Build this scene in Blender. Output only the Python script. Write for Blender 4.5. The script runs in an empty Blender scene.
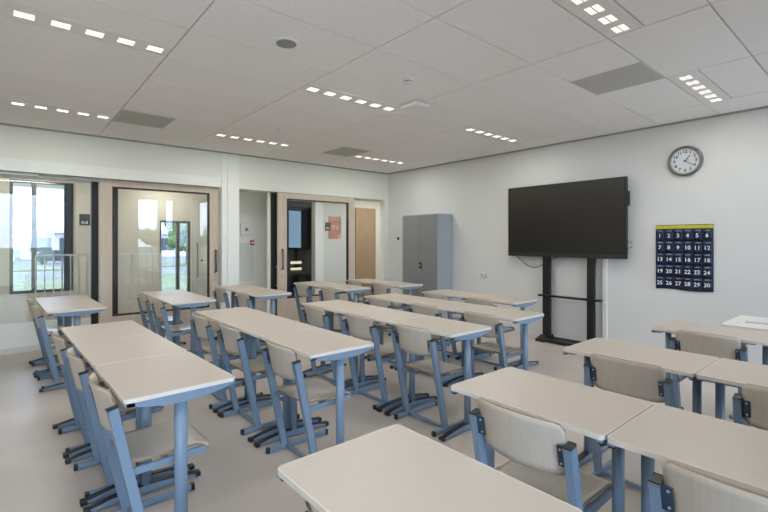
import bpy, bmesh, math, random
from mathutils import Vector, Matrix
random.seed(4)
PI = math.pi
scn = bpy.context.scene
COL = scn.collection

# ------------------------------------------------------------------ measures (metres)
EYE = 1.47
TT = 0.777                   # table top height
TW, TD = 0.728, 0.503         # one table
CZ = 2.925                   # ceiling
XW, YW = 6.243, 7.22         # screen wall, door wall
XL, YN = -1.0, -1.3          # wall at the back of the room, window wall

# ------------------------------------------------------------------ materials
def mat(name, rgb, rough=0.5, metal=0.0, noise=0.0, scale=8.0, stretch=None, spec=0.5, bump=0.0, rgb2=None):
    m = bpy.data.materials.new(name); m.use_nodes = True
    nt = m.node_tree; b = nt.nodes['Principled BSDF']
    b.inputs['Base Color'].default_value = (*rgb, 1)
    b.inputs['Roughness'].default_value = rough
    b.inputs['Metallic'].default_value = metal
    b.inputs['Specular IOR Level'].default_value = spec
    if noise or bump or rgb2:
        tc = nt.nodes.new('ShaderNodeTexCoord'); mp = nt.nodes.new('ShaderNodeMapping')
        if stretch: mp.inputs['Scale'].default_value = stretch
        nt.links.new(tc.outputs['Object'], mp.inputs['Vector'])
        n = nt.nodes.new('ShaderNodeTexNoise'); n.inputs['Scale'].default_value = scale
        n.inputs['Detail'].default_value = 5
        nt.links.new(mp.outputs['Vector'], n.inputs['Vector'])
        r = nt.nodes.new('ShaderNodeValToRGB')
        r.color_ramp.elements[0].position = 0.3; r.color_ramp.elements[1].position = 0.7
        c2 = rgb2 or tuple(min(1, c * (1 + noise)) for c in rgb)
        c1 = tuple(c * (1 - noise) for c in rgb)
        r.color_ramp.elements[0].color = (*c1, 1); r.color_ramp.elements[1].color = (*c2, 1)
        nt.links.new(n.outputs['Fac'], r.inputs['Fac'])
        if noise or rgb2: nt.links.new(r.outputs['Color'], b.inputs['Base Color'])
        if bump:
            bp = nt.nodes.new('ShaderNodeBump'); bp.inputs['Strength'].default_value = bump
            bp.inputs['Distance'].default_value = 0.002
            nt.links.new(n.outputs['Fac'], bp.inputs['Height']); nt.links.new(bp.outputs['Normal'], b.inputs['Normal'])
    return m

def emit(name, rgb, s):
    m = bpy.data.materials.new(name); m.use_nodes = True
    nt = m.node_tree; nt.nodes.clear()
    e = nt.nodes.new('ShaderNodeEmission'); e.inputs[0].default_value = (*rgb, 1); e.inputs[1].default_value = s
    o = nt.nodes.new('ShaderNodeOutputMaterial'); nt.links.new(e.outputs[0], o.inputs[0])
    return m

def glass(name, tint=(0.965, 0.97, 0.965), ior=1.6):
    m = bpy.data.materials.new(name); m.use_nodes = True
    nt = m.node_tree; nt.nodes.clear()
    t = nt.nodes.new('ShaderNodeBsdfTransparent'); t.inputs[0].default_value = (*tint, 1)
    g = nt.nodes.new('ShaderNodeBsdfGlossy'); g.inputs['Roughness'].default_value = 0.0
    g.inputs[0].default_value = (0.95, 0.98, 1, 1)
    f = nt.nodes.new('ShaderNodeFresnel'); f.inputs[0].default_value = ior
    mx = nt.nodes.new('ShaderNodeMixShader')
    nt.links.new(f.outputs[0], mx.inputs[0]); nt.links.new(t.outputs[0], mx.inputs[1]); nt.links.new(g.outputs[0], mx.inputs[2])
    o = nt.nodes.new('ShaderNodeOutputMaterial'); nt.links.new(mx.outputs[0], o.inputs[0])
    return m

M = {}
M['laminate'] = mat('laminate', (0.49, 0.42, 0.365), 0.42, noise=0.02, scale=14, stretch=(6, 0.8, 1))
M['edge'] = mat('edge band', (0.68, 0.63, 0.57), 0.4)
M['blue'] = mat('blue grey powder coat', (0.182, 0.258, 0.355), 0.38)
M['bluedark'] = mat('dark blue bracket', (0.035, 0.06, 0.10), 0.4)
M['black'] = mat('black plastic', (0.012, 0.012, 0.014), 0.45)
M['ply'] = mat('birch plywood', (0.555, 0.495, 0.42), 0.28, noise=0.05, scale=10, stretch=(1, 9, 1))
M['plyedge'] = mat('plywood edge', (0.27, 0.18, 0.11), 0.6)
M['screw'] = mat('steel rivet', (0.7, 0.7, 0.7), 0.3, 0.9)
M['wall'] = mat('off white wall paint', (0.70, 0.70, 0.70), 0.75, noise=0.012, scale=3)
M['bulk'] = mat('off white bulkhead panels', (0.77, 0.775, 0.72), 0.6, noise=0.01, scale=2)
M['band'] = mat('white band', (0.82, 0.83, 0.80), 0.5)
M['tile'] = mat('ceiling tile', (0.86, 0.825, 0.80), 0.9, noise=0.03, scale=60)
M['tbar'] = mat('ceiling t bar', (0.60, 0.57, 0.54), 0.7)
M['floor'] = mat('linoleum', (0.52, 0.455, 0.41), 0.36, noise=0.10, scale=1.6, bump=0.02, rgb2=(0.56, 0.495, 0.45))
M['vent'] = mat('grey perforated vent', (0.48, 0.46, 0.43), 0.7, noise=0.25, scale=220)
M['spk'] = mat('grey speaker grille', (0.28, 0.29, 0.30), 0.6, noise=0.2, scale=300)
M['slot'] = emit('lamp slot', (1.0, 0.93, 0.82), 0.6)
M['louver'] = mat('lamp panel', (0.80, 0.77, 0.74), 0.5)
M['whiteplastic'] = mat('white plastic', (0.78, 0.78, 0.77), 0.4)
M['oak'] = mat('light oak veneer', (0.58, 0.485, 0.40), 0.5, noise=0.10, scale=5, stretch=(14, 14, 0.7))
M['oakdark'] = mat('brown oak door', (0.34, 0.23, 0.135), 0.5, noise=0.12, scale=5, stretch=(12, 12, 0.7))
M['gasket'] = mat('dark red brown gasket', (0.035, 0.018, 0.014), 0.6)
M['darkframe'] = mat('charcoal frame', (0.018, 0.017, 0.016), 0.5)
M['winframe'] = mat('grey brown window frame', (0.10, 0.10, 0.095), 0.5)
M['glass'] = glass('glazing', ior=1.47)
M['sunglass'] = glass('grey sun control glazing', tint=(0.62, 0.63, 0.64), ior=1.45)  # grey tint added to dim the bright view outside
M['steel'] = mat('brushed steel', (0.48, 0.45, 0.42), 0.35, 0.7)
M['handle'] = mat('dark bronze steel', (0.20, 0.17, 0.145), 0.35, 0.6)
M['cab'] = mat('grey steel cabinet', (0.23, 0.235, 0.24), 0.45)
M['cabside'] = mat('grey steel cabinet body', (0.33, 0.37, 0.41), 0.45)  # body paler and bluer, window light on its side put into the colour
M['tv'] = mat('black display housing', (0.010, 0.010, 0.011), 0.4)
M['screen'] = mat('dark display panel', (0.016, 0.0135, 0.010), 0.30)
M['clockrim'] = mat('pewter clock rim', (0.20, 0.19, 0.175), 0.35, 0.6)
M['dial'] = mat('white dial', (0.72, 0.75, 0.80), 0.5)
M['navy'] = mat('navy fabric', (0.012, 0.018, 0.05), 0.7, noise=0.3, scale=30)
M['pocket'] = mat('clear pocket over navy fabric', (0.011, 0.018, 0.055), 0.25, noise=0.6, scale=18)
M['yellow'] = mat('yellow header', (0.55, 0.50, 0.03), 0.6, noise=0.1, scale=20)
M['ink'] = mat('white number print', (0.80, 0.82, 0.86), 0.5)
M['inkblack'] = mat('black clock print', (0.02, 0.02, 0.025), 0.5)
M['darksign'] = mat('dark grey sign', (0.05, 0.055, 0.065), 0.4)
M['poster'] = mat('salmon poster', (0.52, 0.24, 0.165), 0.6, noise=0.2, scale=4)
M['corrwall'] = mat('corridor wall paint', (0.70, 0.67, 0.58), 0.8)
M['corrgrey'] = mat('pale grey green wall', (0.66, 0.67, 0.62), 0.8)
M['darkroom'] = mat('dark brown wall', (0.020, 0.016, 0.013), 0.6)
M['rail'] = mat('white rail', (0.80, 0.81, 0.80), 0.4)
M['red'] = mat('red call point', (0.55, 0.02, 0.03), 0.4)
M['grass'] = mat('grass', (0.16, 0.19, 0.10), 0.9, noise=0.3, scale=0.6)
M['terrace'] = mat('light concrete terrace', (0.62, 0.61, 0.59), 0.9, noise=0.05, scale=2)  # pale unseen ground, made bright to bounce sky light indoors
M['asphalt'] = mat('paved lot', (0.17, 0.17, 0.17), 0.9, noise=0.1, scale=2)
M['leaf'] = mat('tree leaves', (0.10, 0.16, 0.05), 0.8, noise=0.4, scale=3)
M['bark'] = mat('bark', (0.09, 0.065, 0.045), 0.9)
M['bldg'] = mat('white render', (0.72, 0.73, 0.73), 0.7)
M['bldgglass'] = mat('dark facade glass', (0.05, 0.07, 0.09), 0.15)
M['carsilver'] = mat('silver car paint', (0.05, 0.06, 0.075), 0.3, 0.2)
M['carwhite'] = mat('white car paint', (0.75, 0.76, 0.78), 0.3)
M['tyre'] = mat('tyre', (0.02, 0.02, 0.02), 0.8)
M['curtain'] = mat('blue grey curtain', (0.10, 0.14, 0.18), 0.8)
M['gasketglow'] = emit('lit blue window', (0.16, 0.25, 0.34), 0.5)  # pane emits its own blue glow in place of daylight
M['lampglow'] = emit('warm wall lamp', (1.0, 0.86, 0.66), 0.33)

# ------------------------------------------------------------------ mesh helpers
def finish(name, bm, m, parent=None, smooth=False, loc=None, label=None):
    me = bpy.data.meshes.new(name)
    bmesh.ops.recalc_face_normals(bm, faces=bm.faces[:])
    bm.to_mesh(me); bm.free()
    ms = m if isinstance(m, (list, tuple)) else [m]
    for k in ms: me.materials.append(k)
    if smooth:
        for p in me.polygons: p.use_smooth = True
    o = bpy.data.objects.new(name, me); COL.objects.link(o)
    if loc: o.location = loc
    if parent: o.parent = parent
    if label: o['label'] = label
    return o

def box(bm, x0, x1, y0, y1, z0, z1, bevel=0.0, seg=2, mi=0):
    r = bmesh.ops.create_cube(bm, size=1.0)
    vs = r['verts']
    for v in vs:
        v.co = Vector(((x0 + x1) / 2 + v.co.x * (x1 - x0), (y0 + y1) / 2 + v.co.y * (y1 - y0), (z0 + z1) / 2 + v.co.z * (z1 - z0)))
    fs = set(f for v in vs for f in v.link_faces)
    for f in fs: f.material_index = mi
    if bevel:
        es = list(set(e for v in vs for e in v.link_edges))
        bmesh.ops.bevel(bm, geom=es, offset=bevel, segments=seg, profile=0.5, affect='EDGES')

def bar(bm, p0, p1, w, h, side=(0, 1, 0), bevel=0.0, mi=0):
    """box beam from p0 to p1; w measured along side, h across"""
    p0, p1 = Vector(p0), Vector(p1); d = (p1 - p0); L = d.length; d.normalize()
    s = Vector(side); s = (s - d * s.dot(d)).normalized(); u = d.cross(s)
    r = bmesh.ops.create_cube(bm, size=1.0); vs = r['verts']
    for v in vs:
        c = v.co.copy()
        v.co = (p0 + p1) / 2 + d * (c.x * L) + s * (c.y * w) + u * (c.z * h)
    for f in set(f for v in vs for f in v.link_faces): f.material_index = mi
    if bevel:
        es = list(set(e for v in vs for e in v.link_edges))
        bmesh.ops.bevel(bm, geom=es, offset=bevel, segments=2, profile=0.5, affect='EDGES')

def cyl(bm, p0, p1, r0, r1=None, n=20, sx=1.0, sy=1.0, caps=True):
    p0, p1 = Vector(p0), Vector(p1); d = p1 - p0
    r1 = r0 if r1 is None else r1
    q = Vector((0, 0, 1)).rotation_difference(d.normalized())
    mtx = Matrix.Translation((p0 + p1) / 2) @ q.to_matrix().to_4x4() @ Matrix.Diagonal((sx, sy, 1, 1))
    bmesh.ops.create_cone(bm, cap_ends=caps, segments=n, radius1=r0, radius2=r1, depth=d.length, matrix=mtx)

def prism(bm, pts, ext, mi=0):
    """polygon pts extruded by vector ext"""
    vs = [bm.verts.new(p) for p in pts]
    ws = [bm.verts.new(Vector(p) + Vector(ext)) for p in pts]
    n = len(pts)
    fs = [bm.faces.new(vs), bm.faces.new(ws[::-1])]
    for i in range(n): fs.append(bm.faces.new((vs[i], ws[i], ws[(i + 1) % n], vs[(i + 1) % n])))
    for f in fs: f.material_index = mi

def tube(bm, pts, r, n=8):
    pts = [Vector(p) for p in pts]; rings = []
    for i, p in enumerate(pts):
        a = pts[max(i - 1, 0)]; b = pts[min(i + 1, len(pts) - 1)]
        t = (b - a).normalized(); ref = Vector((0, 0, 1)) if abs(t.z) < .95 else Vector((1, 0, 0))
        s = t.cross(ref).normalized(); u = t.cross(s)
        rings.append([bm.verts.new(p + (s * math.cos(2 * PI * k / n) + u * math.sin(2 * PI * k / n)) * r) for k in range(n)])
    for a, b in zip(rings, rings[1:]):
        for k in range(n): bm.faces.new((a[k], a[(k + 1) % n], b[(k + 1) % n], b[k]))
    bm.faces.new(rings[0]); bm.faces.new(rings[-1][::-1])

def rrect(hx, hy, r, n=5):
    out = []
    for cx, cy, a0 in ((hx - r, hy - r, 0), (-hx + r, hy - r, 90), (-hx + r, -hy + r, 180), (hx - r, -hy + r, 270)):
        for k in range(n + 1):
            a = math.radians(a0 + 90 * k / n); out.append((cx + r * math.cos(a), cy + r * math.sin(a)))
    return out

def plate(f, nu, nv, th, inset=None):
    """curved plate: f(u,v)->Vector of one face, v,u in 0..1, thickened along its normal by th; returns bmesh, rim faces get index 1"""
    bm = bmesh.new()
    P = [[Vector(f(i / nu, j / nv)) for j in range(nv + 1)] for i in range(nu + 1)]
    N = [[None] * (nv + 1) for _ in range(nu + 1)]
    for i in range(nu + 1):
        for j in range(nv + 1):
            a = P[min(i + 1, nu)][j] - P[max(i - 1, 0)][j]; b = P[i][min(j + 1, nv)] - P[i][max(j - 1, 0)]
            N[i][j] = a.cross(b).normalized()
    A = [[bm.verts.new(P[i][j]) for j in range(nv + 1)] for i in range(nu + 1)]
    B = [[bm.verts.new(P[i][j] + N[i][j] * th) for j in range(nv + 1)] for i in range(nu + 1)]
    for i in range(nu):
        for j in range(nv):
            bm.faces.new((A[i][j], A[i + 1][j], A[i + 1][j + 1], A[i][j + 1])).smooth = True
            bm.faces.new((B[i][j], B[i][j + 1], B[i + 1][j + 1], B[i + 1][j])).smooth = True
    rim = [(i, 0) for i in range(nu)] + [(nu, j) for j in range(nv)] + [(i, nv) for i in range(nu, 0, -1)] + [(0, j) for j in range(nv, 0, -1)]
    for k in range(len(rim)):
        i, j = rim[k]; i2, j2 = rim[(k + 1) % len(rim)]
        bm.faces.new((A[i][j], B[i][j], B[i2][j2], A[i2][j2])).material_index = 1
    return bm

def thing(name, label, cat, loc=(0, 0, 0), rz=0.0, group=None):
    o = bpy.data.objects.new(name, None); COL.objects.link(o)
    o.empty_display_size = 0.1
    o.location = loc; o.rotation_euler = (0, 0, rz)
    return tag(o, label, cat, group)

def tag(o, label, cat, group=None):
    o['label'] = label; o['category'] = cat
    if group: o['group'] = group
    return o

def struct(name, bm, m, parent=None):
    o = finish(name, bm, m, parent)
    if parent is None: o['kind'] = 'structure'
    return o

def sgroup(name, loc=(0, 0, 0)):
    o = bpy.data.objects.new(name, None); COL.objects.link(o); o.location = loc
    o['kind'] = 'structure'
    return o

def dup(root, label, loc, rz=0.0, scale=1.0):
    r = root.copy(); COL.objects.link(r)
    r.location = loc; r.rotation_euler = (0, 0, rz); r.scale = (scale,) * 3
    r['label'] = label
    for ch in root.children:
        c = ch.copy(); COL.objects.link(c); c.parent = r
        for g in ch.children:
            d = g.copy(); COL.objects.link(d); d.parent = c
    return r

def quick(name, m, parent, *boxes, bevel=0.0, label=None):
    bm = bmesh.new()
    for b in boxes: box(bm, *b, bevel=bevel)
    return finish(name, bm, m, parent, label=label)

# ------------------------------------------------------------------ room shell
CX = [-1.39, -0.22, 0.95, 2.12, 3.29, 4.46, 5.63, 6.80]
bm = bmesh.new(); box(bm, XL - .15, 8.6, YN - .15, 12.2, -.12, 0.0)
struct('floor', bm, M['floor'])

def ceiling():
    bm = bmesh.new()
    box(bm, XL - .15, XW + .15, YN - .15, YW + .15, CZ + .012, CZ + .15, mi=1)
    per = 2.41
    for ci in range(len(CX) - 1):
        x0, x1 = max(CX[ci], XL), min(CX[ci + 1], XW)
        if x1 - x0 < .03: continue
        lit = ci in (1, 3, 5)
        cuts = []
        for k in range(-2, 4):
            b = 1.38 + per * k
            cuts += [b, b + .602, b + 1.204, b + 1.806]
            if lit: cuts.append(b + 2.17)
        cuts = sorted(c for c in cuts if YN < c < YW)
        cuts = [YN] + cuts + [YW]
        for a, b in zip(cuts, cuts[1:]):
            if b - a < .03: continue
            g = .006
            box(bm, x0 + g, x1 - g, a + g, b - g, CZ, CZ + .011, bevel=.0)
    return struct('ceiling', bm, [M['tile'], M['tbar']])
ceiling()

# right wall (screen wall)
bm = bmesh.new(); box(bm, XW, XW + .15, YN - .15, YW + .15, 0, CZ + .15); struct('wall_right', bm, M['wall'])
bm = bmesh.new(); box(bm, XW - .012, XW, YN, 5.38, 0, .065); struct('baseboard_right', bm, M['wall'])
bm = bmesh.new(); box(bm, XW - .018, XW, YN, YW, CZ - .022, CZ); box(bm, XL, XW - .018, YW - .018, YW, CZ - .022, CZ)
struct('trim_1', bm, mat('grey shadow trim', (0.36, 0.35, 0.31), 0.7))
# back wall
WINL = []
def left_wall():
    bm = bmesh.new(); z0, z1 = .80, 2.75
    box(bm, XL - .2, XL, YN - .2, 9.3, 0, z0); box(bm, XL - .2, XL, YN - .2, 9.3, z1, CZ + .15)
    y = YN - .2
    for a, b in WINL:
        box(bm, XL - .2, XL, y, a, z0, z1); y = b
    box(bm, XL - .2, XL, y, 9.3, z0, z1)
    struct('wall_left', bm, M['wall'])
    for k, (a, b) in enumerate(WINL):
        bm = bmesh.new(); t = .05
        for q in ((a, a + t, z0, z1), (b - t, b, z0, z1), (a + t, b - t, z0, z0 + t), (a + t, b - t, z1 - t, z1)):
            box(bm, XL - .14, XL - .08, q[0], q[1], q[2], q[3])
        w = struct('window_%d' % (k + 9), bm, M['winframe'])
        quick('window_pane', M['glass'], w, (XL - .112, XL - .108, a + t, b - t, z0 + t, z1 - t))
left_wall()
# window wall behind the camera
WINS = [(-0.9, 1.1), (3.155, 3.83), (3.99, 4.30), (5.10, 6.1)]
def window_wall():
    bm = bmesh.new(); z0, z1 = .15, 2.87
    box(bm, XL, XW, YN - .2, YN, 0, z0); box(bm, XL, XW, YN - .2, YN, z1, CZ + .15)
    x = XL
    for a, b in WINS:
        box(bm, x, a, YN - .2, YN, z0, z1); x = b
    box(bm, x, XW, YN - .2, YN, z0, z1)
    struct('wall_near', bm, M['wall'])
    for k, (a, b) in enumerate(WINS):
        bm = bmesh.new(); t = .05
        for q in ((a, a + t, z0, z1), (b - t, b, z0, z1), (a + t, b - t, z0, z0 + t), (a + t, b - t, z1 - t, z1)):
            box(bm, q[0], q[1], YN - .14, YN - .08, q[2], q[3])
        w = struct('window_%d' % (k + 3), bm, M['winframe'])
        quick('window_pane', M['glass'], w, (a + t, b - t, YN - .112, YN - .108, z0 + t, z1 - t))
window_wall()

# door wall: bulkhead, pillar, return
bm = bmesh.new()
box(bm, XL, XW, YW, YW + .45, 2.345, CZ + .15)
struct('wall_far', bm, M['bulk'])
bm = bmesh.new()
box(bm, XL, .173, YW - .006, YW, 2.347, 2.50); box(bm, .177, 2.648, YW - .006, YW, 2.347, 2.50)
struct('trim_2', bm, M['band'])
bm = bmesh.new(); box(bm, 2.651, 2.742, YW - .012, YW + .45, 0, CZ - .022); box(bm, 2.746, 2.944, YW - .012, YW + .45, 0, CZ - .022)
struct('trim_3', bm, M['band'])
bm = bmesh.new(); box(bm, 6.13, XW, YW - .008, YW + .12, 0, 2.50); struct('trim_4', bm, M['band'])
bm = bmesh.new()
box(bm, XL, .30, YW + .14, YW + .17, 2.315, 2.345); box(bm, .62, .98, YW + .16, YW + .19, 2.32, 2.345)
struct('trim_5', bm, M['steel'])

# left glazed partition
YG = 7.57
w = sgroup('window_1')
quick('kick_panel', M['band'], w, (XL, .90, YG - .03, YG + .03, .0, .38))
quick('base_strip', M['corrgrey'], w, (XL, .90, YG - .045, YG - .03, .0, .075))
quick('top_rail', M['bulk'], w, (XL, .90, YG - .03, YG + .03, 2.30, 2.345))
quick('window_pane', M['glass'], w, (XL, .905, YG - .004, YG + .004, .38, 2.30))
quick('mullion', M['darkframe'], w, (.905, .99, YG - .04, YG + .05, 0, 2.32))

def sliding_door(name, x0, x1, y, gx0, gx1, gz0, gz1, hx, lock_z):
    d = sgroup(name)
    z1 = 2.338; t = .05
    bm = bmesh.new()
    box(bm, x0, gx0, y, y + t, .015, z1); box(bm, gx1, x1, y, y + t, .015, z1)
    box(bm, gx0, gx1, y, y + t, gz1, z1); box(bm, gx0, gx1, y, y + t, .015, gz0)
    finish('door_leaf', bm, M['oak'], d)
    g = .022; bm = bmesh.new()
    for q in ((gx0, gx0 + g, gz0, gz1), (gx1 - g, gx1, gz0, gz1), (gx0 + g, gx1 - g, gz0, gz0 + g), (gx0 + g, gx1 - g, gz1 - g, gz1)):
        box(bm, q[0], q[1], y - .002, y + t, q[2], q[3])
    finish('glazing_bead', bm, M['gasket'], d)
    quick('glass_pane', M['glass'], d, (gx0 + g, gx1 - g, y + .022, y + .030, gz0 + g, gz1 - g))
    bm = bmesh.new()
    tube(bm, [(hx, y, .965), (hx, y - .045, .965), (hx, y - .045, 1.315), (hx, y, 1.315)], .017, 10)
    finish('pull_handle', bm, M['handle'], d, smooth=True)
    bm = bmesh.new(); cyl(bm, (hx - .006, y - .012, lock_z), (hx - .006, y, lock_z), .022)
    finish('lock', bm, M['steel'], d)
    return d
sliding_door('door_1', .981, 2.646, YW + .10, 1.129, 2.494, .392, 2.248, 2.588, .839)
sliding_door('door_2', 3.664, 5.347, YW + .005, 3.834, 5.203, .428, 2.238, 3.738, .832)
# black jambs behind the doors
bm = bmesh.new(); box(bm, 1.14, 1.235, YG - .04, YG + .05, 0, 2.32); struct('trim_6', bm, M['darkframe'])
d = sgroup('door_3')
quick('door_jamb', M['darkframe'], d, (3.585, 3.95, YW + .15, YW + .25, 0, 2.33))
quick('jamb_strip', M['band'], d, (3.565, 3.585, YW + .15, YW + .25, 0, 2.345))
bm = bmesh.new(); tube(bm, [(3.695, YW + .15, .66), (3.695, YW + .10, .66), (3.695, YW + .10, 1.0), (3.695, YW + .15, 1.0)], .014, 10)
finish('pull_handle', bm, M['steel'], d, smooth=True)

# ------------------------------------------------------------------ corridor beyond the glass
YC = 9.2
def corridor():
    bm = bmesh.new(); box(bm, XL - .15, 8.6, YW + .45, 12.2, 2.62, 2.75); struct('ceiling_corridor', bm, M['bulk'])
    # far wall with the window, the glazed opening and the dark room
    bm = bmesh.new(); t = .12
    W = [(.012, .845, .62, 2.455), (2.20, 2.76, .25, 1.86), (4.10, 5.61, 0, 2.41)]
    x = XL
    for a, b, z0, z1 in W:
        box(bm, x, a, YC, YC + t, 0, 2.62)
        box(bm, a, b, YC, YC + t, z1, 2.62)
        if z0 > 0: box(bm, a, b, YC, YC + t, 0, z0)
        x = b
    box(bm, x, 8.6, YC, YC + t, 0, 2.62)
    struct('wall_corridor', bm, M['corrwall'])
    bm = bmesh.new(); box(bm, 8.45, 8.6, YW + .15, YC, 0, 2.62); struct('wall_corridor_end', bm, M['corrwall'])
    bm = bmesh.new(); box(bm, XW, 8.6, YW, YW + .15, 0, 2.62); struct('wall_corridor_side', bm, M['corrwall'])
    # shaft block with the hatch
    bm = bmesh.new(); box(bm, 3.15, 4.02, 8.0, YC - .002, 0, 2.62); struct('wall_shaft', bm, mat('light shaft wall paint', (0.80, 0.78, 0.70), 0.8))
    # window 2
    a, b, z0, z1 = W[0]; f = .045
    w = sgroup('window_2'); bm = bmesh.new()
    for q in ((a, a + f, z0, z1), (b - f, b, z0, z1), (a + f, b - f, z0, z0 + f), (a + f, b - f, z1 - f, z1), (.285, .355, z0 + f, z1 - f)):
        box(bm, q[0], q[1], YC + .005, YC + .07, q[2], q[3])
    finish('window_frame', bm, M['winframe'], w)
    quick('window_pane', M['sunglass'], w, (a + f, .285, YC + .03, YC + .036, z0 + f, z1 - f))
    quick('window_pane', M['sunglass'], w, (.355, b - f, YC + .03, YC + .036, z0 + f, z1 - f))
    a, b, z0, z1 = W[1]
    w = sgroup('window_7'); bm = bmesh.new()
    for q in ((a, a + .03, z0, z1), (b - .05, b, z0, z1), (a + .03, b - .05, z0, z0 + .04), (a + .03, b - .05, z1 - .04, z1), (2.50, 2.56, z0 + .04, z1 - .04)):
        box(bm, q[0], q[1], YC + .005, YC + .07, q[2], q[3])
    finish('window_frame', bm, M['winframe'], w)
    quick('window_pane', M['sunglass'], w, (a + .03, 2.50, YC + .03, YC + .036, z0 + .04, z1 - .04))
    quick('window_pane', M['sunglass'], w, (2.56, b - .05, YC + .03, YC + .036, z0 + .04, z1 - .04))
    # dark room
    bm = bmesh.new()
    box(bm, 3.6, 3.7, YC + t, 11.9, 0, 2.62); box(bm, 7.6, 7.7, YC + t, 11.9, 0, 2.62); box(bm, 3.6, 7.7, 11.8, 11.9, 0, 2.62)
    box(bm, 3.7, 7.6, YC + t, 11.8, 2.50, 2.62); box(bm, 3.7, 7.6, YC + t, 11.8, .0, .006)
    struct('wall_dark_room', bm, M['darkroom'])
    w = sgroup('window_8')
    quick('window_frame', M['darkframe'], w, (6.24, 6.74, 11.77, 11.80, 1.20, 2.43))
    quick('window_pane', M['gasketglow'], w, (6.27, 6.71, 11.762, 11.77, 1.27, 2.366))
    # white jamb and grey-green panel of the corridor
    bm = bmesh.new(); box(bm, 5.61, 5.83, YC - .05, YC + .02, 0, 2.45); struct('trim_7', bm, M['rail'])
    bm = bmesh.new(); box(bm, 5.83, 6.78, YC - .012, YC, 0, 2.45); struct('trim_8', bm, M['corrgrey'])
    d = sgroup('door_4')
    quick('door_leaf', M['oakdark'], d, (6.86, 7.46, YC - .03, YC, .01, 2.30))
    bm = bmesh.new()
    box(bm, 6.83, 6.86, YC - .035, YC, 0, 2.33); box(bm, 7.46, 7.49, YC - .035, YC, 0, 2.33); box(bm, 6.86, 7.46, YC - .035, YC, 2.30, 2.33)
    finish('door_frame', bm, M['oakdark'], d)
    # white door with a long pull
    d = sgroup('door_5')
    quick('door_leaf', M['corrgrey'], d, (2.79, 3.13, YC - .03, YC, .01, 2.35))
    bm = bmesh.new(); tube(bm, [(2.88, YC - .03, .75), (2.88, YC - .08, .75), (2.88, YC - .08, 1.42), (2.88, YC - .03, 1.42)], .014, 10)
    finish('pull_handle', bm, M['steel'], d, smooth=True)
    bm = bmesh.new(); cyl(bm, (2.97, YC - .04, 1.08), (2.97, YC - .03, 1.08), .02); finish('lock', bm, M['darkframe'], d)
corridor()

def warm_glow():
    t = thing('wall_lamp', 'small glowing wall lamp in the dark room behind the right sliding door', 'lamp', (6.55, 11.80, .73))  # added glowing box standing in for a warm reflected glow
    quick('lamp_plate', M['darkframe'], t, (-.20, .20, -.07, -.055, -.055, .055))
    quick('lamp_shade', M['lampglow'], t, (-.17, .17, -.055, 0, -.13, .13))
warm_glow()

t = thing('curtain', 'narrow blue grey curtain beside the corridor window behind the left glass', 'curtain', (.765, YC, .66))
bm = bmesh.new()
N = 24
for k in range(N):
    xa, xb = -.055 + .11 * k / N, -.055 + .11 * (k + 1) / N
    ya, yb = -.045 + .022 * math.sin(k * 1.5), -.045 + .022 * math.sin((k + 1) * 1.5)
    bm.faces.new([bm.verts.new(p) for p in ((xa, ya, 0), (xb, yb, 0), (xb, yb, 1.76), (xa, ya, 1.76))])
r = bmesh.ops.extrude_face_region(bm, geom=bm.faces[:]); bmesh.ops.translate(bm, vec=(0, .004, 0), verts=[g for g in r['geom'] if isinstance(g, bmesh.types.BMVert)])
finish('drape', bm, M['curtain'], t)
bm = bmesh.new(); tube(bm, [(-.08, -.045, 1.77), (.08, -.045, 1.77)], .012); box(bm, .05, .07, -.05, 0, 1.76, 1.78); finish('curtain_rod', bm, M['darkframe'], t)
def railing():
    t = thing('railing', 'white balustrade in the corridor behind the left glass wall', 'railing', (0, 8.12, 0))
    quick('handrail', M['rail'], t, (.30, 1.95, -.02, .02, 1.245, 1.27))
    quick('bottom_rail', M['rail'], t, (.30, 1.95, -.012, .012, .09, .11))
    x = .30
    k = 0
    while x < 1.95:
        hgt0 = 0.0 if k % 5 == 0 else .11
        quick('baluster', M['rail'], t, (x - .008, x + .008, -.008, .008, hgt0, 1.245)); x += .103; k += 1
railing()

def wall_sign(name, label, loc, w, h, marks):
    t = thing(name, label, 'sign', loc)
    quick('sign_plate', M['darksign'], t, (0, w, -.012, 0, 0, h))
    bm = bmesh.new()
    for a, b, c, d in marks: box(bm, a, b, -.014, -.012, c, d)
    finish('pictogram', bm, M['ink'], t)
wall_sign('wall_sign', 'dark grey sign with small white marks on the wall behind the left glass partition', (.93, YC, 1.745), .155, .19,
          [(.03, .045, .02, .065), (.055, .07, .02, .065), (.08, .09, .02, .05), (.10, .12, .02, .07)])
wall_sign('wall_sign', 'small dark square sign beside the salmon poster behind the right sliding door', (5.91, YC - .012, 1.72), .15, .205,
          [(.03, .12, .05, .06), (.03, .09, .075, .085)])
t = thing('poster', 'salmon pink poster on the corridor wall behind the right sliding door', 'poster', (6.0, YC - .012, 1.52))
quick('poster_sheet', M['poster'], t, (0, .385, -.004, 0, 0, .565))
quick('mounting_strip', M['ink'], t, (.10, .285, -.006, -.004, .555, .563))
bm = bmesh.new(); box(bm, .12, .20, -.006, -.004, .26, .34); box(bm, .24, .30, -.006, -.004, .24, .33)
box(bm, .27, .385, -.006, -.004, 0, .07); box(bm, .33, .385, -.006, -.004, .07, .13)
finish('printed_figure', bm, mat('pale poster print', (0.62, 0.42, 0.34), 0.6), t)

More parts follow.
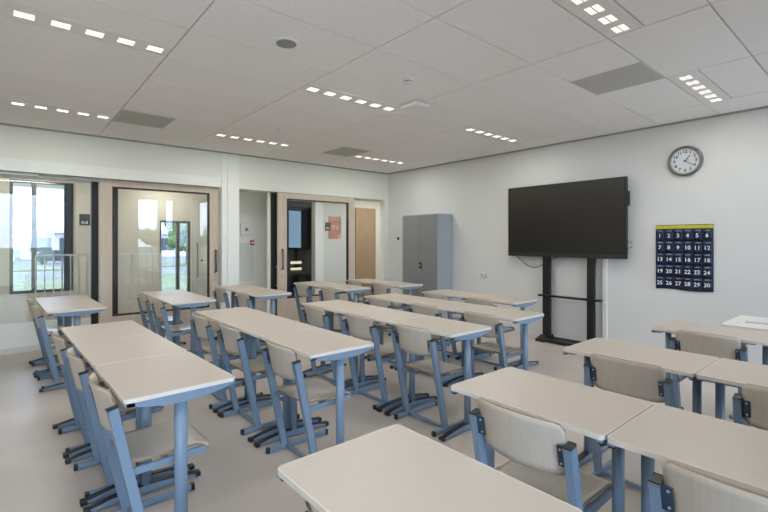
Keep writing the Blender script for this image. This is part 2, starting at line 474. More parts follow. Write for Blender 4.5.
t = thing('control_box', 'white square control box on the beige wall between pillar and right door', 'control box', (3.27, 8.0, 1.575))
quick('mounting_box', M['whiteplastic'], t, (0, .20, -.06, 0, 0, .215), bevel=.012)
bm = bmesh.new(); cyl(bm, (.11, -.065, .11), (.11, -.06, .11), .035); finish('dial', bm, mat('grey dial', (.3, .3, .32), .4), t)
t = thing('call_point', 'small red fire call point above the wall hatch', 'alarm button', (3.475, 8.0, 1.392))
quick('housing', M['red'], t, (0, .075, -.035, 0, 0, .09), bevel=.006)
quick('press_plate', M['ink'], t, (.015, .06, -.038, -.035, .03, .06))
t = thing('wall_hatch', 'pale flush hatch panel on the wall beside the pillar', 'hatch', (3.18, 8.0, .70))
quick('hatch_panel', M['corrgrey'], t, (.012, .36, -.012, 0, .012, .74))
bm = bmesh.new()
for q in ((0, .012, 0, .752), (.36, .372, 0, .752), (.012, .36, 0, .012), (.012, .36, .74, .752)): box(bm, q[0], q[1], -.018, 0, q[2], q[3])
finish('hatch_frame', bm, M['band'], t)

# ------------------------------------------------------------------ ceiling fittings
COLX = ['left', 'middle', 'right']; ROWY = ['near', 'middle', 'far']
LAMP_W = 5.6
LIGHTLABEL = {
    (0, 0): 'slotted recessed ceiling light above the back left of the room, nearest the windows',
    (0, 1): 'slotted recessed ceiling light at top left, in front of the left air vent',
    (0, 2): 'slotted recessed ceiling light at far left, beside the left vent near the glass wall',
    (1, 0): 'slotted recessed ceiling light cut by the top edge, above the right-hand tables',
    (1, 1): 'slotted recessed ceiling light in mid ceiling, beside the boxy sensor',
    (1, 2): 'slotted recessed ceiling light in front of the pillar on the door wall',
    (2, 0): 'slotted recessed ceiling light at far right, above the wall clock',
    (2, 1): 'slotted recessed ceiling light above and left of the big display screen',
    (2, 2): 'slotted recessed ceiling light in the far corner, above the grey cabinet'}
def ceiling_light(x0, x1, y, label):
    t = thing('ceiling_light', label, 'ceiling light', (x0, y, CZ), group='recessed slotted ceiling lights')
    w = x1 - x0
    quick('panel', M['louver'], t, (.012, w - .012, -.105, .105, -.004, -.0005))
    for k in range(6):
        cx = .105 + (.03 if x0 > 4 else 0) + k * (w - .21) / 5
        bm = bmesh.new()
        for s in (-1, 1):
            for j in range(3):
                yc = s * .024 + (j - 1) * .0135
                box(bm, cx - .052, cx + .052, yc - .0029, yc + .0029, -.0065, -.004)
        finish('light_slot', bm, M['slot'], t)
    la = bpy.data.lights.new('tube_light', 'AREA'); la.shape = 'RECTANGLE'; la.size = w - .10; la.size_y = .10
    la.energy = LAMP_W; la.color = (.93, .94, .86)
    lo = bpy.data.objects.new('tube_light', la); COL.objects.link(lo); lo.parent = t; lo.location = (w / 2, 0, -.009)
for ci, (x0, x1) in enumerate(((CX[1], CX[2]), (CX[3], CX[4]), (CX[5], CX[6]))):
    for ri, y in enumerate((1.26, 3.67, 6.08)):
        ceiling_light(x0, x1, y - .0, LIGHTLABEL[(ci, ri)])

def vent(x0, x1, y0, y1, label):
    t = thing('air_vent', label, 'air vent', (x0, y0, CZ), group='grey ceiling air vents')
    w, h = x1 - x0, y1 - y0
    quick('grille', M['vent'], t, (.008, w - .008, .008, h - .008, -.006, -.0005))
    bm = bmesh.new()
    for q in ((0, .008, 0, h), (w - .008, w, 0, h), (.008, w - .008, 0, .008), (.008, w - .008, h - .008, h)): box(bm, q[0], q[1], q[2], q[3], -.008, -.0005)
    finish('vent_frame', bm, M['tbar'], t)
vent(.957, 1.515, 5.60, 6.195, 'grey ceiling air vent at left, beside a light near the glass wall')
vent(3.94, 4.455, 5.60, 6.225, 'grey ceiling air vent near the far corner, in front of the right door')
vent(3.92, 4.455, 1.385, 1.978, 'large grey ceiling air vent at right, above the display screen')
t = thing('ceiling_speaker', 'round grey speaker grille in a ceiling tile at upper left', 'speaker', (1.55, 2.93, CZ))
bm = bmesh.new(); cyl(bm, (0, 0, -.012), (0, 0, -.0005), .082, .088, 32); finish('rim', bm, M['louver'], t)
bm = bmesh.new(); cyl(bm, (0, 0, -.016), (0, 0, -.012), .072, n=32); finish('grille', bm, M['spk'], t)
t = thing('smoke_detector', 'small round white smoke detector on the middle ceiling tile', 'smoke detector', (2.74, 2.89, CZ))
bm = bmesh.new(); cyl(bm, (0, 0, -.02), (0, 0, -.0005), .05, .052, 24); finish('base', bm, M['whiteplastic'], t)
bm = bmesh.new(); cyl(bm, (0, 0, -.036), (0, 0, -.026), .03, .038, 24); cyl(bm, (0, 0, -.05), (0, 0, -.036), .022, .03, 24); finish('sensor_head', bm, M['whiteplastic'], t)
bm = bmesh.new(); cyl(bm, (0, 0, -.026), (0, 0, -.02), .036, n=24); finish('gap_ring', bm, M['darkframe'], t)
t = thing('ceiling_sensor', 'white boxy sensor hanging under the ceiling at the centre', 'sensor', (3.275, 3.36, CZ))
quick('mounting_plate', M['tbar'], t, (-.09, .09, -.11, .11, -.02, -.0005))
bm = bmesh.new(); box(bm, -.10, .10, -.13, .10, -.055, -.02, bevel=.012); finish('housing', bm, M['whiteplastic'], t)
t = thing('sprinkler', 'tiny round sprinkler cap on the ceiling in front of the pillar', 'sprinkler', (2.68, 5.29, CZ))
bm = bmesh.new(); cyl(bm, (0, 0, -.01), (0, 0, -.0005), .032, n=20); finish('cap', bm, M['louver'], t)

# ------------------------------------------------------------------ tables
def make_table():
    """origin at floor below the table centre; long side along y"""
    t = thing('school_table', '', 'table', group='single school tables')
    hx, hy = TD / 2, TW / 2 - .0035
    out = rrect(hx, hy, .022); inn = rrect(hx - .003, hy - .003, .020)
    bm = bmesh.new(); prism(bm, [(x, y, TT - .018) for x, y in inn], (0, 0, .018)); finish('tabletop', bm, M['laminate'], t)
    bm = bmesh.new(); n = len(out)
    for za in (0,):
        lo = [(TT - .0185), (TT + .0003)]
        A = [[bm.verts.new((p[0], p[1], z)) for p in ring] for z in lo for ring in (out, inn)]
        for i in range(n):
            j = (i + 1) % n
            bm.faces.new((A[0][i], A[0][j], A[2][j], A[2][i])); bm.faces.new((A[2][i], A[2][j], A[3][j], A[3][i]))
            bm.faces.new((A[0][i], A[1][i], A[1][j], A[0][j])); bm.faces.new((A[1][i], A[3][i], A[3][j], A[1][j]))
    finish('edge_band', bm, M['edge'], t)
    zt = TT - .0185
    for s in (-1, 1):
        # arched end rail under the short edge
        pts = []
        N = 18
        for k in range(N + 1):
            u = -1 + 2 * k / N
            pts.append((u * (hx - .004), s * (hy - .004), zt - .010 - .036 * (1 - u * u)))
        pts += [(hx - .004, s * (hy - .004), zt), (-hx + .004, s * (hy - .004), zt)]
        bm = bmesh.new(); prism(bm, pts, (0, -s * .022, 0)); finish('end_rail', bm, M['blue'], t)
        yl = s * (hy - .050)
        bm = bmesh.new(); cyl(bm, (0, yl, .035), (0, yl, zt), .030, n=24, sx=1.0, sy=.72)
        leg = finish('leg', bm, M['blue'], t, smooth=False)
        for p in leg.data.polygons: p.use_smooth = len(p.vertices) == 4
        # arched foot
        top = []; bot = []
        for k in range(17):
            u = -1 + 2 * k / 16
            top.append((u * .275, 0, .020 + .030 * (1 - u * u)))
        pts = [(x, yl - .022, z) for x, _, z in top] + [(.275, yl - .022, .004), (.20, yl - .022, .010), (-.20, yl - .022, .010), (-.275, yl - .022, .004)]
        bm = bmesh.new(); prism(bm, pts, (0, .044, 0)); finish('foot', bm, M['blue'], leg)
        bm = bmesh.new()
        for k in range(16):
            a, b = top[k], top[k + 1]
            bar(bm, (a[0], yl, a[2] + .003), (b[0], yl, b[2] + .003), .034, .008)
        finish('foot_pad', bm, M['black'], leg)
        for e in (-1, 1):
            bm = bmesh.new(); box(bm, e * .29 - .016, e * .29 + .016, yl - .023, yl + .023, 0, .026, bevel=.003)
            finish('foot_cap', bm, M['black'], leg)
    for s in (-1, 1):
        bm = bmesh.new(); box(bm, s * .12 - .015, s * .12 + .015, -hy + .09, hy - .09, zt - .028, zt - .0005); finish('long_rail', bm, M['blue'], t)
    for s in (-1, 1):
        bm = bmesh.new(); box(bm, -hx + .012, -hx + .045, s * (hy - .014) - .010, s * (hy - .014) + .010, zt - .020, zt - .0005)
        finish('corner_connector', bm, M['black'], t)
    return t

# ------------------------------------------------------------------ chairs
LEAN = .206
def px(z): return -LEAN * (z - .04)
def make_chair():
    """origin on the floor under the foot of the posts; sitter faces +x"""
    t = thing('school_chair', '', 'chair', group='plywood school chairs')
    hw = .213
    # seat
    def seat(u, v):
        y = (v - .5) * .385; x = -.085 + u * .395
        e = abs(v - .5) * 2
        sh = .028 * max(0, e - .78) / .22
        x = x + (sh if u < .5 else -sh) * (abs(u - .5) * 2) ** 3
        z = .437 - .020 * (1 - e * e) * (1 - abs(2 * u - 1) ** 2) - .030 * max(0, (u - .8) / .2) ** 2 + .012 * max(0, (.2 - u) / .2) ** 2
        return (x, y, z)
    finish('seat', plate(seat, 20, 14, .011), [M['ply'], M['plyedge']], t)
    def back(u, v):
        e = 2 * u - 1; y = e * .197
        z0 = .585 + .012 * e * e; z1 = .806 - .010 * e * e
        # rounded corners
        c = max(0, abs(e) - .86) / .14
        cr = .024 * (1 - math.sqrt(max(0, 1 - c * c)))
        z = (z0 + cr) + v * (z1 - cr - z0 - cr)
        return (px(z) + .012 - .046 * (1 - e * e) - .018 * max(0, v - .7), y, z)
    finish('backrest', plate(back, 26, 8, .010), [M['ply'], M['plyedge']], t)
    for s in (-1, 1):
        y = s * hw
        bm = bmesh.new(); bar(bm, (px(.03), y, .03), (px(.720), y, .720), .024, .044, bevel=.004)
        p = finish('post', bm, M['blue'], t)
        bm = bmesh.new(); bar(bm, (px(.719), y, .719), (px(.727), y, .727), .025, .045, bevel=.003); finish('post_cap', bm, M['black'], p)
        bm = bmesh.new(); zc = .675
        bar(bm, (px(.635) - .006, y - s * .029, .635), (px(.715) - .006, y - s * .029, .715), .034, .006)
        br = finish('bracket', bm, M['bluedark'], p)
        for zz in (.648, .703):
            bm = bmesh.new(); cyl(bm, (px(zz) - .013, y - s * .034, zz), (px(zz) - .0092, y - s * .034, zz), .0045, n=10)
            finish('rivet', bm, M['screw'], p)
        bm = bmesh.new(); bar(bm, (-.118, y, .020), (.345, y, .020), .028, .032, bevel=.003); f = finish('foot_bar', bm, M['blue'], t)
        for xa in (-.134, .338):
            bm = bmesh.new(); box(bm, xa, xa + .022, y - .0155, y + .0155, .0, .037, bevel=.003)
            finish('foot_cap', bm, M['black'], f)
        bm = bmesh.new(); bar(bm, (px(.40), y - s * .018, .402), (.275, y - s * .018, .412), .022, .032, bevel=.003); finish('seat_rail', bm, M['blue'], t)
    bm = bmesh.new(); bar(bm, (.02, -hw + .014, .022), (.02, hw - .014, .022), .022, .022, side=(1, 0, 0)); finish('cross_bar', bm, M['blue'], t)
    bm = bmesh.new(); bar(bm, (.10, -hw + .03, .400), (.10, hw - .03, .400), .024, .020, side=(1, 0, 0)); finish('seat_cross_rail', bm, M['blue'], t)
    return t

table0 = make_table(); chair0 = make_chair()
used = {'t': False, 'c': False}
def put_table(x, y, label, rz=0.0):
    if not used['t']:
        used['t'] = True; o = table0; o.location = (x, y, 0); o.rotation_euler = (0, 0, rz); o['label'] = label; return o
    return dup(table0, label, (x, y, 0), rz)
def put_chair(x, y, label, rz=0.0, sc=1.0):
    if not used['c']:
        used['c'] = True; o = chair0; o.location = (x, y, 0); o.rotation_euler = (0, 0, rz); o['label'] = label; return o
    return dup(chair0, label, (x, y, 0), rz, sc)

R = math.radians
# row: name, list of (x centre, y centre, rz) tables, chairs (x edge offset of post foot, y)
ROWS = {
 'A': dict(d='leftmost long row', cx=.600, y0=2.193, n=3, rz=R(1.7), ch=[(2.505, .115), (3.225, .108), (3.90, .10)]),
 'A2': dict(d='pair by the left glass wall', cx=.513, y0=5.40, n=2, rz=R(1.7), ch=[(5.63, .10), (6.34, .10)]),
 'B': dict(d='second long row from left', cx=1.644, y0=2.322, n=3, rz=0, ch=[(2.640, .10), (3.47, .085), (4.15, .08)]),
 'B2': dict(d='pair before the left sliding door', cx=1.622, y0=5.245, n=2, rz=0, ch=[(5.47, .08), (6.19, .075)]),
 'C': dict(d='third long row from left', cx=2.727, y0=2.152, n=3, rz=0, ch=[(2.505, .085), (3.21, .085), (3.965, .08)]),
 'C2': dict(d='pair before the wall hatch', cx=2.640, y0=5.295, n=2, rz=0, ch=[(5.55, .08), (6.42, .085)]),
 'D': dict(d='fourth long row from left', cx=3.654, y0=2.222, n=3, rz=0, ch=[(2.555, .08), (3.29, .085), (4.035, .08)]),
 'D2': dict(d='pair before the right sliding door', cx=3.86, y0=5.13, n=2, rz=0, ch=[(5.40, .085), (6.20, .08)]),
 'E': dict(d='short row nearest the display', cx=4.535, y0=2.81, n=2, rz=0, ch=[(3.225, .06), (3.93, .06)]),
 'E2': dict(d='pair before the grey cabinet', cx=4.80, y0=4.975, n=2, rz=0, ch=[(5.385, .08), (6.06, .08)]),
 'F': dict(d='nearest row', cx=.874, y0=.523, n=1, rz=0, ch=[]),
 'G': dict(d='nearest row on the right', cx=1.858, y0=-.04, n=2, rz=0, ch=[(1.0, .085), (.29, .08)]),
 'H': dict(d='middle row on the right', cx=2.972, y0=-.02, n=2, rz=0, ch=[(1.025, .085), (.305, .08)]),
 'I': dict(d='farthest row on the right', cx=4.168, y0=-.135, n=2, rz=0, ch=[(.93, .08)]),
}
for k, r in ROWS.items():
    n = r['n']; yc = r['y0'] + n * TW / 2
    for i in range(n):
        yy = r['y0'] + TW * (i + .5)
        x = r['cx'] - math.sin(r['rz']) * (yy - yc); y = yc + math.cos(r['rz']) * (yy - yc)
        if n == 3: w = ('near-end', 'middle', 'far-end')[i]
        elif k in 'GHI': w = ('right-hand, frame-cut', 'left-hand')[i]
        elif n == 2: w = ('nearer', 'farther')[i]
        else: w = 'large-looking foreground'
        put_table(x, y, 'pale wood laminate school table, the %s one of the %s' % (w, r['d']) if n > 1 else
                  'pale wood laminate school table closest to the viewer, cut by the bottom edge', r['rz'])
    for i, (y, off) in enumerate(r['ch']):
        yt = [r['y0'] + TW * (j + .5) for j in range(n)]
        yn = min(yt, key=lambda q: abs(q - y)); y = yn + max(-.054, min(.054, y - yn))
        off = min(off, .116)
        xe = r['cx'] - TD / 2 - math.sin(r['rz']) * (y - yc)
        m = len(r['ch'])
        if m == 3: w = ('near-end', 'middle', 'far-end')[i]
        elif k in 'GHI' and m == 2: w = ('left-hand', 'right-hand')[i]
        elif m == 2: w = ('nearer', 'farther')[i]
        else: w = 'only visible'
        put_chair(xe + off, y, 'plywood chair on blue frame, the %s chair at the %s' % (w, r['d']), r['rz'])
put_chair(.785, .935, 'birch plywood school chair tucked under the foreground table at the bottom edge', 0, .92)

# ------------------------------------------------------------------ teacher desk
t = thing('teacher_desk', 'white teacher desk with grey cable outlet by the clock wall', 'desk', (4.52, -.45, 0))
hw, hd = .70, 1.445
bm = bmesh.new(); prism(bm, [(x + hw / 2, y + hd / 2, TT - .025) for x, y in rrect(hw / 2, hd / 2, .02)], (0, 0, .025)); finish('desktop', bm, mat('white desktop', (.68, .64, .60), .4), t)
for s in (.08, hd - .08):
    bm = bmesh.new(); box(bm, hw / 2 - .035, hw / 2 + .035, s - .025, s + .025, .03, TT - .025); g = finish('leg', bm, M['blue'], t)
    bm = bmesh.new(); box(bm, .03, hw - .03, s - .03, s + .03, 0, .03, bevel=.006); finish('foot', bm, M['blue'], g)
bm = bmesh.new(); box(bm, hw / 2 - .02, hw / 2 + .02, .105, hd - .105, TT - .07, TT - .0255); finish('under_rail', bm, M['blue'], t)
bm = bmesh.new(); box(bm, .26, .315, 1.10, 1.33, TT - .001, TT + .006, bevel=.002)
o = finish('cable_outlet', bm, M['steel'], t)

# ------------------------------------------------------------------ display on its stand
t = thing('presentation_display', 'large black flat display on a black floor stand against the right wall', 'display', (6.08, 3.22, 0))
x0 = 6.123 - 6.08
quick('housing', M['tv'], t, (x0, x0 + .06, 2.345 - 3.22, 4.13 - 3.22, 1.232, 2.3125), bevel=.006)
quick('screen_panel', M['screen'], t, (x0 - .004, x0 - .0005, 2.368 - 3.22, 4.103 - 3.22, 1.310, 2.287))
quick('control_strip', mat('dark grey control strip', (.03, .03, .032), .35), t, (x0 - .008, x0 - .0005, 2.355 - 3.22, 4.12 - 3.22, 1.238, 1.29))
bm = bmesh.new(); box(bm, x0 + .015, x0 + .045, 2.315 - 3.22, 2.3455 - 3.22, 1.93, 2.12, bevel=.004); finish('side_module', bm, M['tv'], t)
for (ya, yb) in ((3.405, 3.515), (2.755, 2.850)):
    quick('post', M['tv'], t, (.02, .085, ya - 3.22, yb - 3.22, .04, 1.2318), bevel=.004)
quick('cross_shelf', M['tv'], t, (-.02, .06, 2.65 - 3.22, 3.57 - 3.22, .645, .672), bevel=.003)
for ya in (3.40, 2.75):
    bm = bmesh.new(); prism(bm, [(-.17, ya - 3.22, 0), (-.17, ya - 3.22, .03), (-.02, ya - 3.22, .075), (.13, ya - 3.22, .075), (.13, ya - 3.22, 0)], (0, .12, 0))
    finish('foot', bm, M['tv'], t)
for xx in (-.13, -.055, .06):
    quick('base_bar', M['tv'], t, (xx - .028, xx + .028, 2.87 - 3.22, 3.40 - 3.22, .012, .052), bevel=.003)
bm = bmesh.new()
tube(bm, [(.06, 3.98 - 3.22, 1.235), (.07, 3.93 - 3.22, 1.18), (.07, 3.80 - 3.22, 1.09), (.07, 3.70 - 3.22, 1.06), (.07, 3.60 - 3.22, 1.08), (.07, 3.45 - 3.22, 1.16), (.06, 3.30 - 3.22, 1.235)], .006, 8)
finish('cable', bm, mat('grey cable', (.08, .08, .08), .5), t, smooth=True)
bm = bmesh.new(); tube(bm, [(x0 + .03, 2.347 - 3.22, 1.46), (x0 + .03, 2.29 - 3.22, 1.45), (x0 + .03, 2.285 - 3.22, 1.39), (x0 + .03, 2.347 - 3.22, 1.37)], .004, 8)
finish('side_loop', bm, M['tv'], t, smooth=True)
t = thing('cable_duct', 'white vertical cable duct on the wall behind the display stand', 'cable duct', (XW, 2.66, 0))
quick('cover', M['whiteplastic'], t, (-.030, -.001, -.03, .03, .07, 1.85), bevel=.003)
quick('side_seam', M['spk'], t, (-.022, -.001, .03, .040, .07, 1.85))  # darker grey strip down the left side of the duct

# ------------------------------------------------------------------ cabinet
t = thing('storage_cabinet', 'tall grey two-door steel cabinet in the far corner', 'cabinet', (5.83, 5.40, 0))
cd, cw, chh = XW - 5.83 - .003, .915, 1.962
bm = bmesh.new(); box(bm, .018, cd, 0, cw, .0, chh, bevel=.003); finish('body', bm, M['cabside'], t)
for a, b in ((.008, .456), (.460, .907)):
    quick('door', M['cab'], t, (0, .018, a, b, .06, chh - .018), bevel=.002)
bm = bmesh.new(); box(bm, -.014, 0, .385, .450, .96, 1.07, bevel=.003); h = finish('handle', bm, M['black'], t, label='black recessed lock handle')
quick('lock_cylinder', M['steel'], h, (-.020, -.014, .405, .430, .995, 1.035))

t = thing('wall_socket', 'white double wall socket between the cabinet and the display', 'socket', (XW, 4.69, .885))
quick('plate', M['whiteplastic'], t, (-.012, -.0005, -.085, .085, -.042, .042), bevel=.003)
for s in (-1, 1):
    bm = bmesh.new(); cyl(bm, (-.0135, s * .04, 0), (-.012, s * .04, 0), .024); finish('outlet', bm, mat('grey outlet', (.35, .36, .38), .5), t)
t = thing('thermostat', 'tiny black sensor box on the wall left of the grey cabinet', 'thermostat', (XW, 6.875, 1.52))
quick('mounting_plate', M['whiteplastic'], t, (-.012, 0, -.05, .05, -.06, .06), bevel=.003)
quick('sensor_face', M['black'], t, (-.020, -.012, -.03, .03, -.032, .032))

# ------------------------------------------------------------------ clock and pocket chart on the right wall
ROT = Matrix(((0, 0, -1, 0), (-1, 0, 0, 0), (0, 1, 0, 0), (0, 0, 0, 1)))     # text x -> -y, text y -> z, facing -x
def text(name, s, size, loc, m, parent, bold=0.0):
    cu = bpy.data.curves.new('t', 'FONT'); cu.body = s; cu.size = size; cu.align_x = 'CENTER'; cu.align_y = 'CENTER'
    cu.extrude = .0004; cu.offset = bold; cu.resolution_u = 2
    tmp = bpy.data.objects.new('t', cu); COL.objects.link(tmp)
    bpy.context.view_layer.update()
    me = bpy.data.meshes.new_from_object(tmp.evaluated_get(bpy.context.evaluated_depsgraph_get()))
    bpy.data.objects.remove(tmp); bpy.data.curves.remove(cu)
    me.transform(Matrix.Translation(loc) @ ROT); me.name = name
    me.materials.clear(); me.materials.append(m)
    o = bpy.data.objects.new(name, me); COL.objects.link(o); o.parent = parent
    return o

t = thing('wall_clock', 'round white wall clock with pewter rim high on the right wall', 'clock', (XW, 1.716, 2.434))
bm = bmesh.new()
prof = [(.150, -.004), (.155, -.045), (.168, -.052), (.180, -.040), (.182, -.0005)]
n = 48; rings = []
for k in range(n):
    a = 2 * PI * k / n
    rings.append([bm.verts.new((x, math.cos(a) * r, math.sin(a) * r)) for r, x in prof])
for k in range(n):
    A, B = rings[k], rings[(k + 1) % n]
    for j in range(len(prof) - 1): bm.faces.new((A[j], A[j + 1], B[j + 1], B[j])).smooth = True
finish('rim', bm, M['clockrim'], t)
bm = bmesh.new(); cyl(bm, (-.020, 0, 0), (-.001, 0, 0), .154, n=48); finish('dial', bm, M['dial'], t)
for h in range(1, 13):
    a = PI / 2 - h * PI / 6
    text('numeral', str(h), .050, (-.0208, -math.cos(a) * .112, math.sin(a) * .112), M['inkblack'], t, .0012)
bm = bmesh.new()
for k in range(60):
    a = k * PI / 30; r0 = .138 if k % 5 else .134
    bar(bm, (-.0206, math.cos(a) * r0, math.sin(a) * r0), (-.0206, math.cos(a) * .145, math.sin(a) * .145), .0025, .001, side=(0, -math.sin(a), math.cos(a)))
finish('minute_marks', bm, M['inkblack'], t)
def hand(name, hours, L, w, x):
    a = PI / 2 - hours * PI / 6; bm = bmesh.new()
    bar(bm, (x, math.cos(a) * .018, -math.sin(a) * .018), (x, -math.cos(a) * L, math.sin(a) * L), w, .0012, side=(0, math.sin(a), math.cos(a)))
    finish(name, bm, M['inkblack'], t)
hand('hour_hand', 1.30, .082, .010, -.0235); hand('minute_hand', 4.15, .112, .006, -.026)
hand('second_hand', 2.6, .05, .0025, -.028)
bm = bmesh.new(); cyl(bm, (-.030, 0, 0), (-.021, 0, 0), .010); finish('hub', bm, M['inkblack'], t)

t = thing('pocket_chart', 'navy hanging pocket chart with thirty numbered pockets below the wall clock', 'pocket chart', (XW, 2.035, .872))
cw, chh = .60, .795
def wav(y, z): return -.004 - .004 * math.sin(y * 11 + z * 4)
def cloth(u, v):
    y = -u * cw; z = v * chh + .012 * math.sin(u * 7) * (1 - v) * .5
    return (wav(y, z) - .003, y, z)
finish('backing', plate(cloth, 24, 20, .004), [M['navy'], M['navy']], t)
hb = bmesh.new()
for i in range(12):
    ya, yb = -cw * i / 12, -cw * (i + 1) / 12
    vs = [hb.verts.new((wav(y, z) - .0125, y, z)) for y, z in ((ya, .748), (yb, .748), (yb, .788), (ya, .788))]
    hb.faces.new(vs)
r = bmesh.ops.extrude_face_region(hb, geom=hb.faces[:]); bmesh.ops.translate(hb, vec=(.003, 0, 0), verts=[g for g in r['geom'] if isinstance(g, bmesh.types.BMVert)])
finish('header_band', hb, M['yellow'], t)
for yy in (-.03, -.30, -.57):
    quick('hanging_eyelet', M['steel'], t, (-.018, -.001, yy - .008, yy + .008, .783, .799))
for rr in range(5):
    for cc in range(6):
        y0 = -.006 - cc * (cw - .012) / 6; y1 = y0 - (cw - .012) / 6 + .008
        z1 = .735 - rr * .146; z0 = z1 - .132
        jit = random.uniform(-.003, .003)
        def pk(u, v, y0=y0, y1=y1, z0=z0, z1=z1, jit=jit):
            y = y0 + (y1 - y0) * u; z = z0 + (z1 - z0) * v
            return (wav(y, z) - .011 - .012 * math.sin(PI * u) * (.25 + .75 * v) - .004 * v, y, z + jit * v * math.sin(3 * u))
        p = finish('pocket', plate(pk, 8, 5, .002), [M['pocket'], M['pocket']], t)
        ym, zm = (y0 + y1) / 2, z0 + .058
        text('number', str(rr * 6 + cc + 1), .066, (wav(ym, zm) - .0275, ym, zm), M['ink'], p, .0009)
        # pale strip along the pocket top, a highlight painted as colour
        def highlight(u, v, y0=y0, y1=y1, z1=z1):
            y = y0 + (y1 - y0) * u
            return (wav(y, z1) - .014 - .013 * math.sin(PI * u), y, z1 - .020 + .020 * v)
        finish('pocket_hem', plate(highlight, 8, 1, .0015), [mat('clear hem', (.16, .22, .36), .2)] * 2 if rr + cc == 0 else [bpy.data.materials['clear hem']] * 2, p)

# ------------------------------------------------------------------ outdoors
bm = bmesh.new(); box(bm, -120, 120, 12.4, 160, -1.2, -.9); struct('ground', bm, M['asphalt'])
bm = bmesh.new(); box(bm, -120, 120, -160, -12.0, -1.2, -.61); struct('ground', bm, M['grass'])
bm = bmesh.new(); box(bm, -40, 40, -12.0, YN - .25, -1.2, -.6); box(bm, -40, XL - .25, YN - .25, 12.4, -1.2, -.6); struct('ground', bm, M['terrace'])  # unseen pale paving added to throw sky light up to the ceiling
bm = bmesh.new(); box(bm, -60, 60, 13, 34, -.95, -.85); box(bm, -60, 60, 44, 49, -.95, -.82); o = finish('lawn', bm, M['grass']); o['kind'] = 'structure'
def tree(x, y, h, label):
    t = thing('tree', label, 'tree', (x, y, -.85), group='trees outside the windows')
    bm = bmesh.new(); cyl(bm, (0, 0, 0), (0, 0, h * .55), .16, .09, 12); finish('trunk', bm, M['bark'], t)
    bm = bmesh.new(); rnd = random.Random(int(x * 7 + y))
    for k in range(26):
        a = rnd.uniform(0, 2 * PI); rr = rnd.uniform(h * .05, h * .42); zz = h * rnd.uniform(.40, .90)
        r = bmesh.ops.create_icosphere(bm, subdivisions=2, radius=h * rnd.uniform(.10, .17), matrix=Matrix.Translation((math.cos(a) * rr, math.sin(a) * rr, zz)))
        for v in r['verts']: v.co += Vector((rnd.uniform(-1, 1), rnd.uniform(-1, 1), rnd.uniform(-1, 1))) * h * .018
    finish('crown', bm, M['leaf'], t)
for x, y, h, lb in ((-3, 70, 6, 'distant green tree left of the white building outside the corridor window'),
                    (19, -70, 4.6, 'green tree mirrored in the left sliding door glass, nearer the frame'),
                    (24.2, -78, 4.2, 'green tree mirrored in the left sliding door glass, middle one'),
                    (28.5, -70, 4.8, 'green tree mirrored in the left sliding door glass, nearest the handle'),
                    (20, 50, 6, 'tree seen through the dark framed corridor window behind the left door'),
                    (13.5, 46, 4.5, 'smaller tree beside the other through the dark framed corridor window')): tree(x, y, h, lb)
t = thing('office_building', 'low white building with dark windows seen through the left glass wall', 'building', (1.3, 72, -.9))
quick('wall', M['bldg'], t, (0, 22, 0, 10, 0, 3.4)); quick('roof', M['bldg'], t, (-.5, 22.5, -.8, 10, 3.4, 3.9))
for k in range(7):
    f = quick('window_frame', M['bldg'], t, (.7 + k * 3, 3.1 + k * 3, -.12, 0, .9, 2.9)); quick('window_pane', M['bldgglass'], f, (.8 + k * 3, 3.0 + k * 3, -.16, -.12, 1.0, 2.8))
def car(x, y, m, label):
    t = thing('car', label, 'car', (x, y, -.9), group='parked cars outside')
    bm = bmesh.new(); prism(bm, [(-2.1, -.85, .3), (2.1, -.85, .3), (2.1, -.85, .75), (1.3, -.85, .9), (-2.0, -.85, .95), (-2.15, -.85, .7)], (0, 1.7, 0)); finish('body', bm, m, t)
    bm = bmesh.new(); prism(bm, [(-1.9, -.72, .95), (1.2, -.72, .92), (.5, -.72, 1.42), (-1.3, -.72, 1.45)], (0, 1.44, 0)); finish('cabin', bm, M['bldgglass'], t)
    for wx in (-1.3, 1.3):
        for wy in (-.87, .69):
            bm = bmesh.new(); cyl(bm, (wx, wy, .32), (wx, wy + .18, .32), .32); finish('wheel', bm, M['tyre'], t)
car(4.0, 57, M['carsilver'], 'dark grey car parked before the white building behind the left glass')
car(-1.6, 60, M['carwhite'], 'white car parked left of the dark grey car behind the left glass')
car(8.9, 56, M['carwhite'], 'white car parked right of the dark grey car behind the left glass')

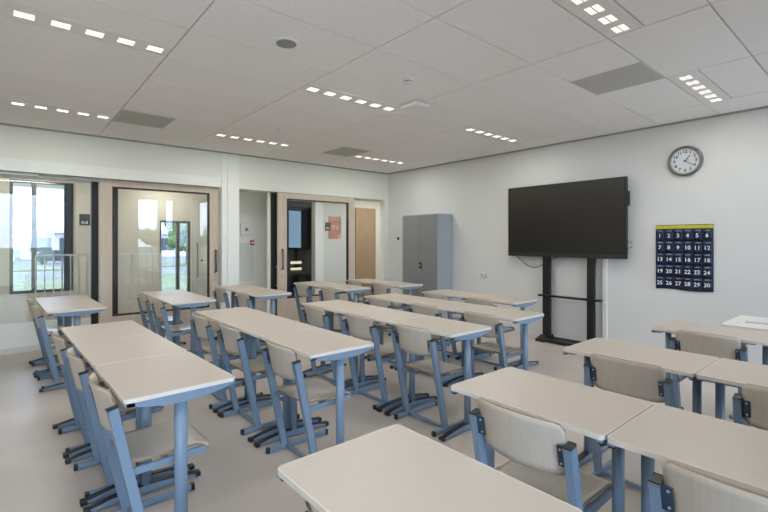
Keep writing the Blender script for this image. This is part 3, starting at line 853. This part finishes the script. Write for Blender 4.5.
# ------------------------------------------------------------------ lamps added to brighten the corridor
for k, (x, lb) in enumerate(((.4, 'round corridor ceiling lamp above the white balustrade'), (2.2, 'round corridor ceiling lamp behind the left sliding door'), (5.0, 'round corridor ceiling lamp behind the right sliding door'), (7.2, 'round corridor ceiling lamp by the brown oak door'))):
    t = thing('corridor_ceiling_lamp', lb, 'ceiling light', (x, 8.6 if k < 2 else 8.35, 2.62), group='corridor ceiling lamps')
    bm = bmesh.new(); cyl(bm, (0, 0, -.03), (0, 0, -.0005), .19, n=32); finish('lamp_body', bm, M['whiteplastic'], t)
    bm = bmesh.new(); cyl(bm, (0, 0, -.045), (0, 0, -.03), .17, n=32); finish('diffuser', bm, emit('corridor diffuser', (1.0, .96, .88), 14) if k == 0 else bpy.data.materials['corridor diffuser'], t)

# ------------------------------------------------------------------ sky
W = bpy.data.worlds.new('sky'); scn.world = W; W.use_nodes = True
nt = W.node_tree; bg = nt.nodes['Background']
tc = nt.nodes.new('ShaderNodeTexCoord'); n = nt.nodes.new('ShaderNodeTexNoise'); n.inputs['Scale'].default_value = 3; n.inputs['Detail'].default_value = 6
nt.links.new(tc.outputs['Generated'], n.inputs['Vector'])
rp = nt.nodes.new('ShaderNodeValToRGB'); rp.color_ramp.elements[0].position = .35; rp.color_ramp.elements[1].position = .65
rp.color_ramp.elements[0].color = (.52, .70, 1.0, 1); rp.color_ramp.elements[1].color = (.74, .86, 1.0, 1)
nt.links.new(n.outputs['Fac'], rp.inputs['Fac']); nt.links.new(rp.outputs['Color'], bg.inputs['Color'])
bg.inputs['Strength'].default_value = 4.6

# ------------------------------------------------------------------ camera and view
A = math.radians(40.337)
cam = bpy.data.cameras.new('camera'); co = bpy.data.objects.new('camera', cam); COL.objects.link(co)
cam.sensor_width = 36; cam.lens = 442.26 / 768 * 36; cam.shift_y = -15.08 / 768
cam.clip_start = .02; cam.clip_end = 400
co.location = (0, 0, EYE); co.rotation_euler = (PI / 2, 0, -A)
scn.camera = co
scn.view_settings.view_transform = 'Standard'; scn.view_settings.look = 'None'
scn.view_settings.exposure = 1.45; scn.view_settings.gamma = 1.0
scn.cycles.use_denoising = True
scn.cycles.max_bounces = 14; scn.cycles.diffuse_bounces = 10; scn.cycles.transparent_max_bounces = 16
scn.cycles.caustics_reflective = False; scn.cycles.caustics_refractive = False
scn.cycles.sample_clamp_indirect = 8
